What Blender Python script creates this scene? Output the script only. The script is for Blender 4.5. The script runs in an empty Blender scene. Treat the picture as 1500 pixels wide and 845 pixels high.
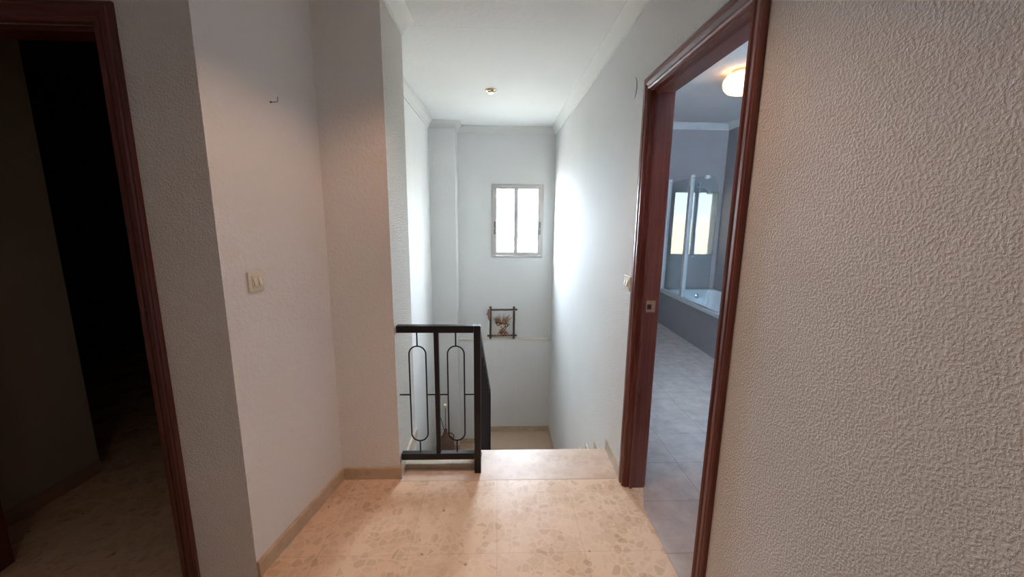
import bpy, bmesh, math, random
from mathutils import Vector, Matrix
random.seed(7)
S = bpy.context.scene
COL = S.collection
PI = math.pi

# ---------------------------------------------------------------- helpers
def lin(r, g, b):
    f = lambda c: (c/255/12.92) if c/255 <= .04045 else ((c/255+.055)/1.055)**2.4
    return (f(r), f(g), f(b), 1)

class NT:
    def __init__(s, name, rough=.5, color=(.8, .8, .8, 1), spec=.5, metal=0):
        s.m = bpy.data.materials.new(name); s.m.use_nodes = True
        s.t = s.m.node_tree; s.n = s.t.nodes
        s.b = s.n['Principled BSDF']; s.out = s.n['Material Output']
        s.b.inputs['Base Color'].default_value = color
        s.b.inputs['Roughness'].default_value = rough
        s.b.inputs['Specular IOR Level'].default_value = spec
        s.b.inputs['Metallic'].default_value = metal
    def node(s, kind, **kw):
        n = s.n.new(kind)
        for k, v in kw.items():
            if hasattr(n, k): setattr(n, k, v)
        return n
    def link(s, a, b): s.t.links.new(a, b)
    def pos(s):
        g = s.n.new('ShaderNodeTexCoord'); return g.outputs['Object']
    def geo(s):
        g = s.n.new('ShaderNodeNewGeometry'); return g.outputs['Position']
    def mapped(s, vec, scale=(1, 1, 1), loc=(0, 0, 0)):
        m = s.n.new('ShaderNodeMapping'); m.inputs['Scale'].default_value = scale; m.inputs['Location'].default_value = loc
        s.link(vec, m.inputs['Vector']); return m.outputs[0]
    def noise(s, vec, scale, detail=2, rough=.5):
        n = s.n.new('ShaderNodeTexNoise'); n.inputs['Scale'].default_value = scale
        n.inputs['Detail'].default_value = detail; n.inputs['Roughness'].default_value = rough
        s.link(vec, n.inputs['Vector']); return n
    def voro(s, vec, scale, feature='F1', rand=1):
        n = s.n.new('ShaderNodeTexVoronoi'); n.feature = feature; n.inputs['Scale'].default_value = scale
        n.inputs['Randomness'].default_value = rand
        s.link(vec, n.inputs['Vector']); return n
    def ramp(s, fac, stops):
        r = s.n.new('ShaderNodeValToRGB'); cr = r.color_ramp
        while len(cr.elements) < len(stops): cr.elements.new(.5)
        for e, (p, c) in zip(cr.elements, stops):
            e.position = p; e.color = c if len(c) == 4 else (*c, 1)
        s.link(fac, r.inputs[0]); return r.outputs[0]
    def mix(s, fac, a, b, mode='MIX'):
        m = s.n.new('ShaderNodeMix'); m.data_type = 'RGBA'; m.blend_type = mode
        for v, i in ((fac, 0), (a, 6), (b, 7)):
            if isinstance(v, (int, float, tuple)): m.inputs[i].default_value = v
            else: s.link(v, m.inputs[i])
        return m.outputs[2]
    def math(s, op, a, b=0.0, c=None):
        m = s.n.new('ShaderNodeMath'); m.operation = op
        for v, i in ((a, 0), (b, 1), (c, 2)):
            if v is None: continue
            if isinstance(v, (int, float)): m.inputs[i].default_value = v
            else: s.link(v, m.inputs[i])
        return m.outputs[0]
    def base(s, c): s.link(c, s.b.inputs['Base Color'])
    def bump(s, h, dist, strength=1):
        b = s.n.new('ShaderNodeBump'); b.inputs['Distance'].default_value = dist; b.inputs['Strength'].default_value = strength
        s.link(h, b.inputs['Height']); s.link(b.outputs[0], s.b.inputs['Normal'])
    def grid(s, vec, px, x0, py, y0, w):
        """1 on the joints of a px by py grid whose lines pass through x0, y0"""
        sep = s.n.new('ShaderNodeSeparateXYZ'); s.link(vec, sep.inputs[0])
        r = None
        for o, p, q0 in ((sep.outputs[0], px, x0), (sep.outputs[1], py, y0)):
            if not p: continue
            f = s.math('FRACT', s.math('DIVIDE', s.math('SUBTRACT', o, q0 - 50*p), p))
            d = s.math('MULTIPLY', s.math('MINIMUM', f, s.math('SUBTRACT', 1.0, f)), p)
            l = s.math('LESS_THAN', d, w)
            r = l if r is None else s.math('MAXIMUM', r, l)
        return r

def bm_new(): return bmesh.new()
def box(bm, x0, x1, y0, y1, z0, z1, mi=0):
    vs = [bm.verts.new(p) for p in ((x0,y0,z0),(x1,y0,z0),(x1,y1,z0),(x0,y1,z0),(x0,y0,z1),(x1,y0,z1),(x1,y1,z1),(x0,y1,z1))]
    for f in ((3,2,1,0),(4,5,6,7),(0,1,5,4),(1,2,6,5),(2,3,7,6),(3,0,4,7)):
        bm.faces.new([vs[i] for i in f]).material_index = mi
    return vs
def prism(bm, poly, z0, z1):
    a = [bm.verts.new((x, y, z0)) for x, y in poly]; b = [bm.verts.new((x, y, z1)) for x, y in poly]
    n = len(poly)
    bm.faces.new(a[::-1]); bm.faces.new(b)
    for i in range(n): bm.faces.new((a[i], a[(i+1) % n], b[(i+1) % n], b[i]))
def loft(bm, rings, closed=True, caps=True):
    rs = [[bm.verts.new(p) for p in r] for r in rings]
    n = len(rs[0])
    for a, b in zip(rs, rs[1:]):
        for i in range(n if closed else n-1):
            bm.faces.new((a[i], a[(i+1) % n], b[(i+1) % n], b[i]))
    if caps:
        bm.faces.new(rs[0][::-1]); bm.faces.new(rs[-1])
    return rs
def tube(bm, pts, r, n=10, caps=True):
    pts = [Vector(p) for p in pts]
    rr = r if isinstance(r, (list, tuple)) else [r]*len(pts)
    rings = []; up = None
    for i, p in enumerate(pts):
        d = (pts[min(i+1, len(pts)-1)] - pts[max(i-1, 0)]).normalized()
        if up is None:
            up = Vector((0, 0, 1)) if abs(d.z) < .9 else Vector((1, 0, 0))
        u = d.cross(up).normalized(); v = u.cross(d).normalized(); up = v
        rings.append([p + (u*math.cos(2*PI*k/n) + v*math.sin(2*PI*k/n))*rr[i] for k in range(n)])
    loft(bm, rings, True, caps)
def lathe(bm, prof, c, n=32, axis='z', capped=True):
    """prof: (radius, height) list"""
    rings = []
    for r, h in prof:
        ring = []
        for k in range(n):
            a = 2*PI*k/n; x, y = r*math.cos(a), r*math.sin(a)
            p = (x, y, h) if axis == 'z' else ((h, x, y) if axis == 'x' else (y, h, x))
            ring.append(Vector(p) + Vector(c))
        rings.append(ring)
    loft(bm, rings, True, capped)
def sweep(bm, path, prof, frames):
    """prof points (a,b) placed as p + a*A + b*B with per-point frame (A,B); closed profile"""
    rings = [[Vector(p) + A*a + B*b for a, b in prof] for p, (A, B) in zip(path, frames)]
    loft(bm, rings, True, True)

def smooth(me, ang=35):
    for p in me.polygons: p.use_smooth = True
    try: me.set_sharp_from_angle(angle=math.radians(ang))
    except Exception: pass
def obj(name, bm, mat, parent=None, bevel=0, sm=False, origin=None):
    bmesh.ops.recalc_face_normals(bm, faces=bm.faces[:])
    o_loc = Vector((0, 0, 0))
    if parent is not None:
        p = parent; acc = Vector((0, 0, 0))
        while p: acc += p.location; p = p.parent
        bmesh.ops.translate(bm, vec=-acc, verts=bm.verts[:])
    elif origin is not None:
        o_loc = Vector(origin); bmesh.ops.translate(bm, vec=-o_loc, verts=bm.verts[:])
    me = bpy.data.meshes.new(name); bm.to_mesh(me); bm.free()
    for m in (mat if isinstance(mat, (list, tuple)) else [mat]): me.materials.append(m)
    if sm: smooth(me)
    o = bpy.data.objects.new(name, me); COL.objects.link(o); o.location = o_loc
    if parent is not None: o.parent = parent
    if bevel:
        b = o.modifiers.new('bevel', 'BEVEL'); b.width = bevel; b.segments = 2; b.limit_method = 'ANGLE'
    return o
def thing(name, label, cat, loc, group=None):
    o = bpy.data.objects.new(name, None); COL.objects.link(o); o.location = loc; o.empty_display_size = .1
    o['label'] = label; o['category'] = cat
    if group: o['group'] = group
    return o
def tag(o, label, cat, group=None):
    o['label'] = label; o['category'] = cat
    if group: o['group'] = group
    return o
def struct(name, bm, mat, label=None, cat=None, **k):
    o = obj(name, bm, mat, **k); o['kind'] = 'structure'
    if label: o['label'] = label
    if cat: o['category'] = cat
    return o
def struct_root(name, label, cat, loc):
    o = thing(name, label, cat, loc); o['kind'] = 'structure'; return o

# ---------------------------------------------------------------- materials
def m_stucco(name, col, scale, dist, rough=.55, fine=0.0, spec=.35):
    m = NT(name, max(rough, .8), col, .2)
    p = m.geo()
    n1 = m.noise(p, scale, 2.5, .55)
    h = m.ramp(n1.outputs['Fac'], [(.42, (0, 0, 0)), (.62, (1, 1, 1))])
    m.bump(h, dist)
    n2 = m.noise(p, 1.3, 3)
    m.base(m.mix(m.ramp(n2.outputs['Fac'], [(.3, (0, 0, 0)), (.7, (1, 1, 1))]), col, tuple(c*.95 for c in col[:3])+(1,)))
    return m.m
WHITE = lin(236, 236, 234)
M_STUCCO = m_stucco('stucco_coarse', WHITE, 170, .0017, .5)
M_STUCCO_M = m_stucco('stucco_medium', WHITE, 140, .0024, .5)
M_SIDE = m_stucco('stucco_column_side', lin(232, 228, 218), 120, .006, .5)
M_SMOOTH = m_stucco('paint_smooth', WHITE, 55, .0009, .6)
M_CEIL = m_stucco('ceiling_paint', lin(242, 242, 240), 30, .0006, .7)
M_CORN = NT('cornice_paint', .6, lin(228, 228, 224), .3).m

def m_terrazzo():
    m = NT('terrazzo_floor', .28, (1, 1, 1, 1), .5)
    p = m.geo()
    warp = m.noise(p, 14, 2)
    pv = m.n.new('ShaderNodeVectorMath'); pv.operation = 'MULTIPLY_ADD'
    m.link(warp.outputs['Color'], pv.inputs[0]); pv.inputs[1].default_value = (.022, .022, 0); m.link(p, pv.inputs[2])
    q = m.mapped(pv.outputs[0], (1, 1, 0))
    v = m.voro(q, 26); ve = m.voro(q, 26, 'DISTANCE_TO_EDGE')
    sep = m.n.new('ShaderNodeSeparateColor'); m.link(v.outputs['Color'], sep.inputs[0])
    clump = m.noise(m.mapped(p, (1, 1, 0)), 3.5, 2)
    ischip = m.math('GREATER_THAN', m.math('ADD', sep.outputs[0], m.math('MULTIPLY', clump.outputs['Fac'], .7)), .62)
    edge = m.ramp(ve.outputs['Distance'], [(.02, (0, 0, 0)), (.15, (1, 1, 1))])
    fac = m.math('MULTIPLY', m.math('MULTIPLY', ischip, edge), m.math('MULTIPLY_ADD', sep.outputs[1], .6, .12))
    ng = m.noise(p, 5, 4)
    basec = m.mix(ng.outputs['Fac'], lin(217, 184, 150), lin(230, 200, 170))
    n3 = m.noise(p, 60, 3)
    basec = m.mix(m.math('MULTIPLY', n3.outputs['Fac'], .5), basec, lin(222, 190, 162))
    chipc = m.mix(sep.outputs[2], lin(184, 151, 119), lin(206, 176, 145))
    c = m.mix(fac, basec, chipc)
    vein = m.ramp(ve.outputs['Distance'], [(.0, (1, 1, 1)), (.045, (0, 0, 0))])
    c = m.mix(m.math('MULTIPLY', vein, m.math('MULTIPLY', clump.outputs['Fac'], .55)), c, lin(232, 211, 186))
    # rare dark chips
    v2 = m.voro(m.mapped(pv.outputs[0], (1, 1, 0), (3.3, 1.7, 0)), 9)
    dark = m.math('LESS_THAN', v2.outputs['Distance'], .065)
    s2 = m.n.new('ShaderNodeSeparateColor'); m.link(v2.outputs['Color'], s2.inputs[0])
    dark = m.math('MULTIPLY', dark, m.math('GREATER_THAN', s2.outputs[0], .3))
    c = m.mix(m.math('MULTIPLY', dark, .7), c, lin(120, 84, 58))
    g = m.grid(p, .40, .402, .40, 1.95, .0011)
    c = m.mix(m.math('MULTIPLY', g, .45), c, lin(150, 120, 92))
    m.base(c)
    m.link(m.ramp(ng.outputs['Fac'], [(.3, (.22,)*3), (.7, (.36,)*3)]), m.b.inputs['Roughness'])
    return m.m
M_TERR = m_terrazzo()
def m_stone(name, a, b, rough=.3, scale=9):
    m = NT(name, rough, a, .5); p = m.geo()
    n = m.noise(p, scale, 5, .6); v = m.voro(p, 34)
    sep = m.n.new('ShaderNodeSeparateColor'); m.link(v.outputs['Color'], sep.inputs[0])
    c = m.mix(m.ramp(n.outputs['Fac'], [(.35, (0, 0, 0)), (.65, (1, 1, 1))]), a, b)
    c = m.mix(m.math('MULTIPLY', m.math('GREATER_THAN', sep.outputs[0], .8), .35), c, tuple(x*.82 for x in b[:3])+(1,))
    m.base(c); return m.m
M_STONE = m_stone('nosing_stone', lin(216, 190, 168), lin(202, 172, 148), .42)
M_SKIRT = m_stone('skirting_stone', lin(206, 186, 160), lin(192, 168, 140), .35)
M_SKIRT_L = m_stone('skirting_pale', lin(206, 194, 176), lin(192, 178, 160), .35)
def m_landing():
    m = NT('landing_tile', .3, (1, 1, 1, 1)); p = m.geo()
    n = m.noise(p, 7, 4)
    c = m.mix(n.outputs['Fac'], lin(214, 190, 168), lin(200, 172, 150))
    m.base(m.mix(m.math('MULTIPLY', m.grid(p, .295, .14, .295, 4.3, .0015), .4), c, lin(150, 124, 96)))
    return m.m
M_LAND = m_landing()
def m_bathfloor():
    m = NT('bathroom_tile', .2, (1, 1, 1, 1), .6); p = m.geo()
    n = m.noise(p, 9, 6, .65)
    c = m.mix(m.ramp(n.outputs['Fac'], [(.35, (0, 0, 0)), (.65, (1, 1, 1))]), lin(206, 194, 184), lin(184, 172, 164))
    m.base(m.mix(m.math('MULTIPLY', m.grid(p, .351, 1.125, .3355, 1.866, .0016), .6), c, lin(120, 112, 108)))
    m.link(m.ramp(n.outputs['Fac'], [(.3, (.14,)*3), (.7, (.27,)*3)]), m.b.inputs['Roughness'])
    return m.m
M_BFLOOR = m_bathfloor()
def m_bathwall():
    m = NT('lavender_tile', .55, (1, 1, 1, 1), .5); p = m.geo()
    sep = m.n.new('ShaderNodeSeparateXYZ'); m.link(p, sep.inputs[0])
    f = m.math('FRACT', m.math('DIVIDE', m.math('ADD', sep.outputs[2], 10.13), .2))
    l = m.math('LESS_THAN', f, .012)
    n = m.noise(p, 3, 3)
    c = m.mix(n.outputs['Fac'], lin(142, 136, 136), lin(150, 145, 145))
    m.base(m.mix(m.math('MULTIPLY', l, .25), c, lin(110, 108, 128)))
    return m.m
M_LAV = m_bathwall()
def m_wood(name, a, b, along='z', rough=.36):
    m = NT(name, rough, a, .5); p = m.geo()
    sc = {'z': (60, 60, 2.0), 'y': (60, 2.0, 60), 'x': (2.0, 60, 60)}[along]
    n = m.noise(m.mapped(p, sc), 1.6, 5, .6)
    m.base(m.mix(m.ramp(n.outputs['Fac'], [(.35, (0, 0, 0)), (.68, (1, 1, 1))]), a, b))
    m.b.inputs['Coat Weight'].default_value = .0
    m.b.inputs['Coat Roughness'].default_value = .2
    return m.m
WA, WB = lin(122, 68, 57), lin(94, 46, 38)
M_WOODZ = m_wood('mahogany_upright', WA, WB, 'z')
M_WOODY = m_wood('mahogany_head_y', WA, WB, 'y')
M_WOODX = m_wood('mahogany_head_x', WA, WB, 'x')
M_IRON = NT('black_iron', .42, lin(26, 24, 28), .4).m
M_ALU = NT('window_aluminium', .5, lin(190, 184, 180), .3).m
M_GREY = NT('grey_plastic', .4, lin(120, 116, 114), .4).m
M_SWITCH = NT('ivory_plastic', .35, lin(226, 218, 200), .5).m
M_ROCK = NT('rocker_plastic', .3, lin(232, 226, 208), .5).m
M_GOLD = NT('brass', .25, lin(206, 190, 160), .5, .8).m
M_STEEL = NT('steel_plate', .35, lin(190, 172, 140), .5, .7).m
M_DARK = NT('dark_hole', .8, lin(18, 14, 12)).m
M_CHROME = NT('chrome', .08, lin(232, 234, 236), .5, 1).m
M_ENAMEL = NT('white_enamel', .12, lin(236, 238, 238), .6).m
M_PROFILE = NT('white_profile', .3, lin(232, 230, 230), .5).m
M_GASKET = NT('grey_gasket', .5, lin(110, 112, 120), .4).m
M_COVER = NT('cover_paint', .5, lin(222, 219, 212), .4).m
def m_pane(name, tint=(1, 1, 1, 1), gl=.06):
    m = bpy.data.materials.new(name); m.use_nodes = True; t = m.node_tree; t.nodes.clear()
    o = t.nodes.new('ShaderNodeOutputMaterial'); mx = t.nodes.new('ShaderNodeMixShader')
    a = t.nodes.new('ShaderNodeBsdfTransparent'); a.inputs[0].default_value = tint
    b = t.nodes.new('ShaderNodeBsdfGlossy'); b.inputs['Roughness'].default_value = .03
    mx.inputs[0].default_value = gl
    t.links.new(a.outputs[0], mx.inputs[1]); t.links.new(b.outputs[0], mx.inputs[2]); t.links.new(mx.outputs[0], o.inputs[0])
    return m
M_GLASS = m_pane('clear_glass')
M_SCREEN = m_pane('screen_glass', (.90, .95, .96, 1), .07)
M_EDGE = m_pane('glass_edge', (.55, .70, .76, 1), .25)
def m_frost():
    m = bpy.data.materials.new('frosted_glass'); m.use_nodes = True; t = m.node_tree; t.nodes.clear()
    o = t.nodes.new('ShaderNodeOutputMaterial'); mx = t.nodes.new('ShaderNodeMixShader')
    a = t.nodes.new('ShaderNodeBsdfRefraction'); a.inputs['IOR'].default_value = 1.12; a.inputs['Color'].default_value = (.0166, .0156, .0143, 1); a.inputs['Roughness'].default_value = .58
    b = t.nodes.new('ShaderNodeBsdfTranslucent'); b.inputs[0].default_value = (.02, .02, .02, 1)
    mx.inputs[0].default_value = .15
    t.links.new(a.outputs[0], mx.inputs[1]); t.links.new(b.outputs[0], mx.inputs[2]); t.links.new(mx.outputs[0], o.inputs[0])
    return m
M_FROST = m_frost()
M_FROST2 = bpy.data.materials.new('milk_glass'); M_FROST2.use_nodes = True
_t = M_FROST2.node_tree; _t.nodes.clear(); _o = _t.nodes.new('ShaderNodeOutputMaterial'); _b = _t.nodes.new('ShaderNodeBsdfTranslucent')
_b.inputs[0].default_value = (.48, .62, .80, 1); _t.links.new(_b.outputs[0], _o.inputs[0])
def m_emit(name, col, s):
    m = bpy.data.materials.new(name); m.use_nodes = True; t = m.node_tree; t.nodes.clear()
    o = t.nodes.new('ShaderNodeOutputMaterial'); e = t.nodes.new('ShaderNodeEmission')
    e.inputs[0].default_value = col; e.inputs[1].default_value = s; t.links.new(e.outputs[0], o.inputs[0]); return m
M_BULB = m_emit('halogen_glow', (1, .92, .80, 1), 4.0)
M_HBULB = m_emit('hall_bulb_glow', (1, .72, .45, 1), 5.0)
def m_opal():
    m = NT('opal_glass', .25, lin(250, 236, 214), .5)
    m.b.inputs['Emission Color'].default_value = (1, .60, .30, 1); m.b.inputs['Emission Strength'].default_value = 1.5
    return m.m
M_OPAL = m_opal()

# ---------------------------------------------------------------- dimensions (metres; hall floor z = 0)
XR = .725            # hall / stair side wall with the bathroom door
XRB = .83            # its bathroom face
YB = 5.20            # stair back wall
CEIL = 2.60
DY0, DY1, DZ = 1.225, 1.975, 2.088     # bathroom door opening
YD = 1.455           # wall with the other door
LX0, LX1 = -2.095, -1.312
BZ = 2.78; BX1 = 3.17; BY1 = 5.62; BY0 = .5
LZ = -1.464; LZ2 = -1.647
LOW = -3.4

# ---------------------------------------------------------------- setting
def floor_prism():
    bm = bm_new(); prism(bm, [(-4.2, -1.7), (.775, -1.7), (.775, 1.814), (.829, 1.972), (.829, 2.055), (-.56, 2.055), (-.56, 2.10), (-.95, 2.10), (-.95, 1.6), (-1.1, 1.6), (-1.1, 4.6), (-4.2, 4.6)], -.2, 0)
    return bm
struct('floor', floor_prism(), M_TERR, 'polished beige terrazzo floor of the hall')
bm = bm_new(); prism(bm, [(-.56, 2.0552), (XR, 2.0552), (XR, 2.362), (-.128, 2.362), (-.128, 2.17), (-.56, 2.17)], -.03, 0)
struct('floor_edge', bm, M_STONE, 'pale stone slab along the top of the stairs', bevel=.004)
bm = bm_new(); box(bm, -.56, XR, 2.0552, 2.16, -.2, -.03); box(bm, -.128, XR, 2.16, 2.34, -.2, -.03)
struct('floor_slab', bm, M_SMOOTH)
bm = bm_new(); box(bm, -.56, -.134, 2.17, 2.29, -.2, .031)
struct('kerb', bm, M_SKIRT_L, 'low stone kerb under the railing', bevel=.003)
bm = bm_new(); prism(bm, [(.7757, BY0-.1), (BX1+.1, BY0-.1), (BX1+.1, BY1+.1), (.8297, BY1+.1), (.8297, 1.9718), (.7757, 1.8139)], -.2, 0)
struct('floor_bathroom', bm, M_BFLOOR)

# side wall with bathroom door
bm = bm_new()
box(bm, XR, XRB, -1.7, DY0-.015, LOW, 2.95); box(bm, XR, XRB, DY1+.015, YB+.3, LOW, 2.95); box(bm, XR, XRB, DY0-.015, DY1+.015, DZ+.015, 2.95)
box(bm, XR, XRB, DY0-.015, DY1+.015, LOW, -.2); box(bm, .7755, XRB, YB+.3, BY1+.1, LOW, 2.95)
struct('wall_right', bm, M_STUCCO, 'rough white stucco wall around the bathroom door')
# stair back wall, upper with the window, lower standing forward
wx0, wx1, wz0, wz1 = -.078, .581, .980, 1.907
bm = bm_new()
box(bm, -1.0, wx0, YB, YB+.25, -.14, 2.8); box(bm, wx1, XR, YB, YB+.25, -.14, 2.8)
box(bm, wx0, wx1, YB, YB+.25, wz1, 2.8); box(bm, wx0, wx1, YB, YB+.25, -.14, wz0)
struct('wall_back', bm, M_SMOOTH, 'white wall with the stair window')
bm = bm_new(); box(bm, -1.0, XR, 5.12, YB+.25, LOW, -.14)
struct('wall_back_lower', bm, M_SMOOTH)
bm = bm_new(); box(bm, -.51, .698, 5.112, YB, -.14, -.122)
struct('trim_ledge', bm, NT('ledge_stone', .5, lin(226, 218, 206)).m, 'thin stone ledge across the stair back wall', bevel=.002)
bm = bm_new(); box(bm, -.83, -.515, 4.95, YB+.1, LOW, CEIL)
struct('pilaster_wall', bm, M_SMOOTH)
bm = bm_new(); box(bm, -.95, -.83, 2.4, YB+.25, LOW, 2.8)
struct('wall_stair', bm, M_SMOOTH)
# wall end beside the stairs: front face fairly smooth, stair side rough
bm = bm_new(); box(bm, -1.02, -.56, 2.09, 2.525, LOW, 2.8)
for f in bm.faces:
    f.normal_update(); f.material_index = 1 if f.normal.x > .9 else 0
struct('column_wall', bm, [M_SMOOTH, M_SIDE], 'thick wall end beside the stair railing')
# wall with the dark doorway, and the splayed face beside it
bm = bm_new()
prism(bm, [(LX1+.015, YD), (-1.0, YD), (-.888, 2.09), (-.95, 2.2), (-1.1, 2.2), (-1.1, YD+.1), (LX1+.015, YD+.1)], -.2, 2.8)
box(bm, -2.5, LX0-.015, YD, YD+.1, -.2, 2.8); box(bm, LX0-.015, LX1+.015, YD, YD+.1, DZ+.015, 2.8)
bmesh.ops.recalc_face_normals(bm, faces=bm.faces[:])
for f in bm.faces:
    f.normal_update(); f.material_index = 1 if (f.normal.x > .9 and f.calc_center_median().x > -1.2) else 0
struct('wall_left', bm, [M_STUCCO_M, M_SMOOTH], 'stucco wall around the dark doorway')
# hall behind the camera
bm = bm_new(); box(bm, -2.5, XR, -1.8, -1.7, -.2, 2.8); struct('wall_front', bm, M_STUCCO_M)
bm = bm_new(); box(bm, -2.5, -2.4, -1.7, YD, -.2, 2.8); struct('wall_side', bm, M_STUCCO_M)
# dark room
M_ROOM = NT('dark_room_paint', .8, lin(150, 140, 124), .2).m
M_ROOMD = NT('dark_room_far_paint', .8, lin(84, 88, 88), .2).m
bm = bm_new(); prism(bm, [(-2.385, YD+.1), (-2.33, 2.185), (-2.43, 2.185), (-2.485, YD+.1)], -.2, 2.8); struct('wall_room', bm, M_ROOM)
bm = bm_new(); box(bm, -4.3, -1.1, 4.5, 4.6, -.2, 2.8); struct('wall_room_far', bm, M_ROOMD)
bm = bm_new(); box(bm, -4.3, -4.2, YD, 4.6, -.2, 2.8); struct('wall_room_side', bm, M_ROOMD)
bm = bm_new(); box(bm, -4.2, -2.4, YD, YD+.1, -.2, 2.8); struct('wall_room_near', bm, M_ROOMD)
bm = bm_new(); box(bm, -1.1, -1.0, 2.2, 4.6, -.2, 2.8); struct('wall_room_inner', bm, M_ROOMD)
# ceilings
bm = bm_new(); box(bm, -2.5, XR, -1.8, 2.58, CEIL, 2.8); struct('ceiling', bm, M_CEIL, 'white painted hall ceiling')
bm = bm_new(); box(bm, -1.0, XR, 2.58, YB+.25, CEIL-.0006, 2.8); struct('ceiling_stairs', bm, M_CEIL)
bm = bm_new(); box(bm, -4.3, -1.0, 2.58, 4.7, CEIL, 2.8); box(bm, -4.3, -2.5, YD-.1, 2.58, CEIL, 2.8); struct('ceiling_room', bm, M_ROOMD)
# bathroom shell
bwx0, bwx1, bwz0, bwz1 = 2.482, 3.118, .985, 1.876
bm = bm_new()
box(bm, XRB-.05, bwx0, BY1, BY1+.2, -.2, 2.95); box(bm, bwx1, BX1+.15, BY1, BY1+.2, -.2, 2.95)
box(bm, bwx0, bwx1, BY1, BY1+.2, bwz1, 2.95); box(bm, bwx0, bwx1, BY1, BY1+.2, -.2, bwz0)
struct('wall_bathroom_back', bm, M_LAV, 'grey lavender tiled wall around the frosted window')
bm = bm_new(); box(bm, BX1, BX1+.15, BY0-.1, BY1, -.2, 2.95); struct('wall_bathroom_side', bm, M_LAV)
b3 = (1.2, 2.25, 1.0, 2.1)
bm = bm_new(); box(bm, XRB, b3[0], BY0-.1, BY0, -.2, 2.95); box(bm, b3[1], BX1, BY0-.1, BY0, -.2, 2.95); box(bm, b3[0], b3[1], BY0-.1, BY0, -.2, b3[2]); box(bm, b3[0], b3[1], BY0-.1, BY0, b3[3], 2.95)
struct('wall_bathroom_front', bm, M_LAV)
bm = bm_new(); box(bm, XRB, BX1+.15, BY0-.1, BY1+.2, BZ, 2.95); struct('ceiling_bathroom', bm, M_CEIL)
# lower stair closure
bm = bm_new(); box(bm, -.95, XR, 2.17, 2.28, LOW, -.2); struct('wall_stair_lower', bm, M_SMOOTH)
bm = bm_new(); box(bm, -.95, XR, 2.2, YB, LOW-.1, LOW); struct('floor_lower', bm, M_LAND)

# cornices -------------------------------------------------------
CP = [(0, 0), (.070, 0), (.069, -.006), (.056, -.013), (.042, -.027), (.029, -.045), (.017, -.060), (.012, -.066), (.008, -.078), (0, -.079)]
def cornice(name, path, side, z, mat=M_CORN, sc=1.0):
    """path of (x,y); profile a goes to the given side (unit vec list per segment), mitred"""
    bm = bm_new(); n = len(path); ns = [Vector((s[0], s[1], 0)) for s in side]
    fr = []
    for i in range(n):
        if i == 0: A = ns[0]
        elif i == n-1: A = ns[-1]
        else:
            A = ns[i-1] + ns[i]; A = A / (1 + ns[i-1].dot(ns[i]))
        fr.append((A*sc, Vector((0, 0, sc))))
    sweep(bm, [(x, y, z) for x, y in path], CP, fr)
    return struct(name, bm, mat)
cornice('trim_1', [(XR, -1.7), (XR, YB), (-.515, YB), (-.515, 4.95), (-.83, 4.95), (-.83, 2.525)],
        [(-1, 0), (0, -1), (1, 0), (0, -1), (1, 0)], CEIL-.002)
cornice('trim_2', [(-.56, 2.525), (-.56, 2.09), (-.888, 2.09), (-1.0, YD), (-2.4, YD)],
        [(1, 0), (0, -1), (.985, -.174), (0, -1)], CEIL+.001)
cornice('trim_3', [(XRB, BY1), (BX1, BY1), (BX1, BY0)], [(0, -1), (-1, 0)], BZ)

# baseboards -----------------------------------------------------
def strip(name, path, side, h, t, z, mat):
    bm = bm_new(); ns = [Vector((s[0], s[1], 0)) for s in side]; fr = []
    for i in range(len(path)):
        if i == 0: A = ns[0]
        elif i == len(path)-1: A = ns[-1]
        else: A = (ns[i-1]+ns[i])/(1+ns[i-1].dot(ns[i]))
        fr.append((A, Vector((0, 0, 1))))
    sweep(bm, [(x, y, z) for x, y in path], [(-.002, 0), (t, 0), (t, h-.003), (t-.003, h), (-.002, h)], fr)
    return struct(name, bm, mat)
strip('baseboard_left', [(-1.0, YD), (-.888, 2.09), (-.56, 2.09)], [(.985, -.174), (0, -1)], .072, .013, 0, M_SKIRT)
strip('baseboard_column', [(-.56, 2.077), (-.56, 2.525)], [(1, 0)], .072, .013, 0, M_SKIRT_L)
strip('baseboard_right', [(XR, 2.05), (XR, 2.356)], [(-1, 0)], .075, .013, 0, M_SKIRT_L)
strip('baseboard_landing', [(XR, 4.2), (XR, 5.12), (-.17, 5.12)], [(-1, 0), (0, -1)], .072, .012, LZ, M_SKIRT)
strip('baseboard_landing_low', [(-.17, 5.12), (-.515, 5.12), (-.515, 4.95), (-.83, 4.95)], [(0, -1), (1, 0), (0, -1)], .072, .012, LZ2, M_SKIRT)
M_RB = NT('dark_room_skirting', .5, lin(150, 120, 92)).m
strip('baseboard_room', [(-2.385, YD+.1), (-2.33, 2.185)], [(.997, -.087)], .07, .012, 0, M_RB)

# staircase ------------------------------------------------------
NOSE = [2.362, 2.64, 2.895, 3.147, 3.40, 3.652, 3.905, 4.157]
st = thing('staircase', 'stone staircase going down from the hall to the tiled half landing', 'stairs', (.3, 3.4, LZ))
for i in range(1, 8):
    bm = bm_new(); z = -.183*i
    box(bm, -.11, XR-.001, NOSE[i-1]-.02, NOSE[i], z-.03, z); box(bm, -.10, XR-.001, NOSE[i-1]-.02, NOSE[i]-.02, z-.20, z-.03)
    obj('step', bm, M_STONE, st, bevel=.003)
    bm = bm_new(); box(bm, XR-.013, XR-.001, NOSE[i-1]-.02, NOSE[i]-.004, z, z+.075)
    obj('step_skirting', bm, M_SKIRT_L, st)
bm = bm_new(); box(bm, -.17, XR-.001, NOSE[7]-.02, 5.118, LZ-.18, LZ); obj('landing', bm, M_LAND, st)
bm = bm_new(); box(bm, -.829, -.171, NOSE[7], 4.948, LZ2-.18, LZ2); box(bm, -.514, -.171, 4.948, 5.118, LZ2-.18, LZ2); obj('lower_landing', bm, M_LAND, st)
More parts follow.
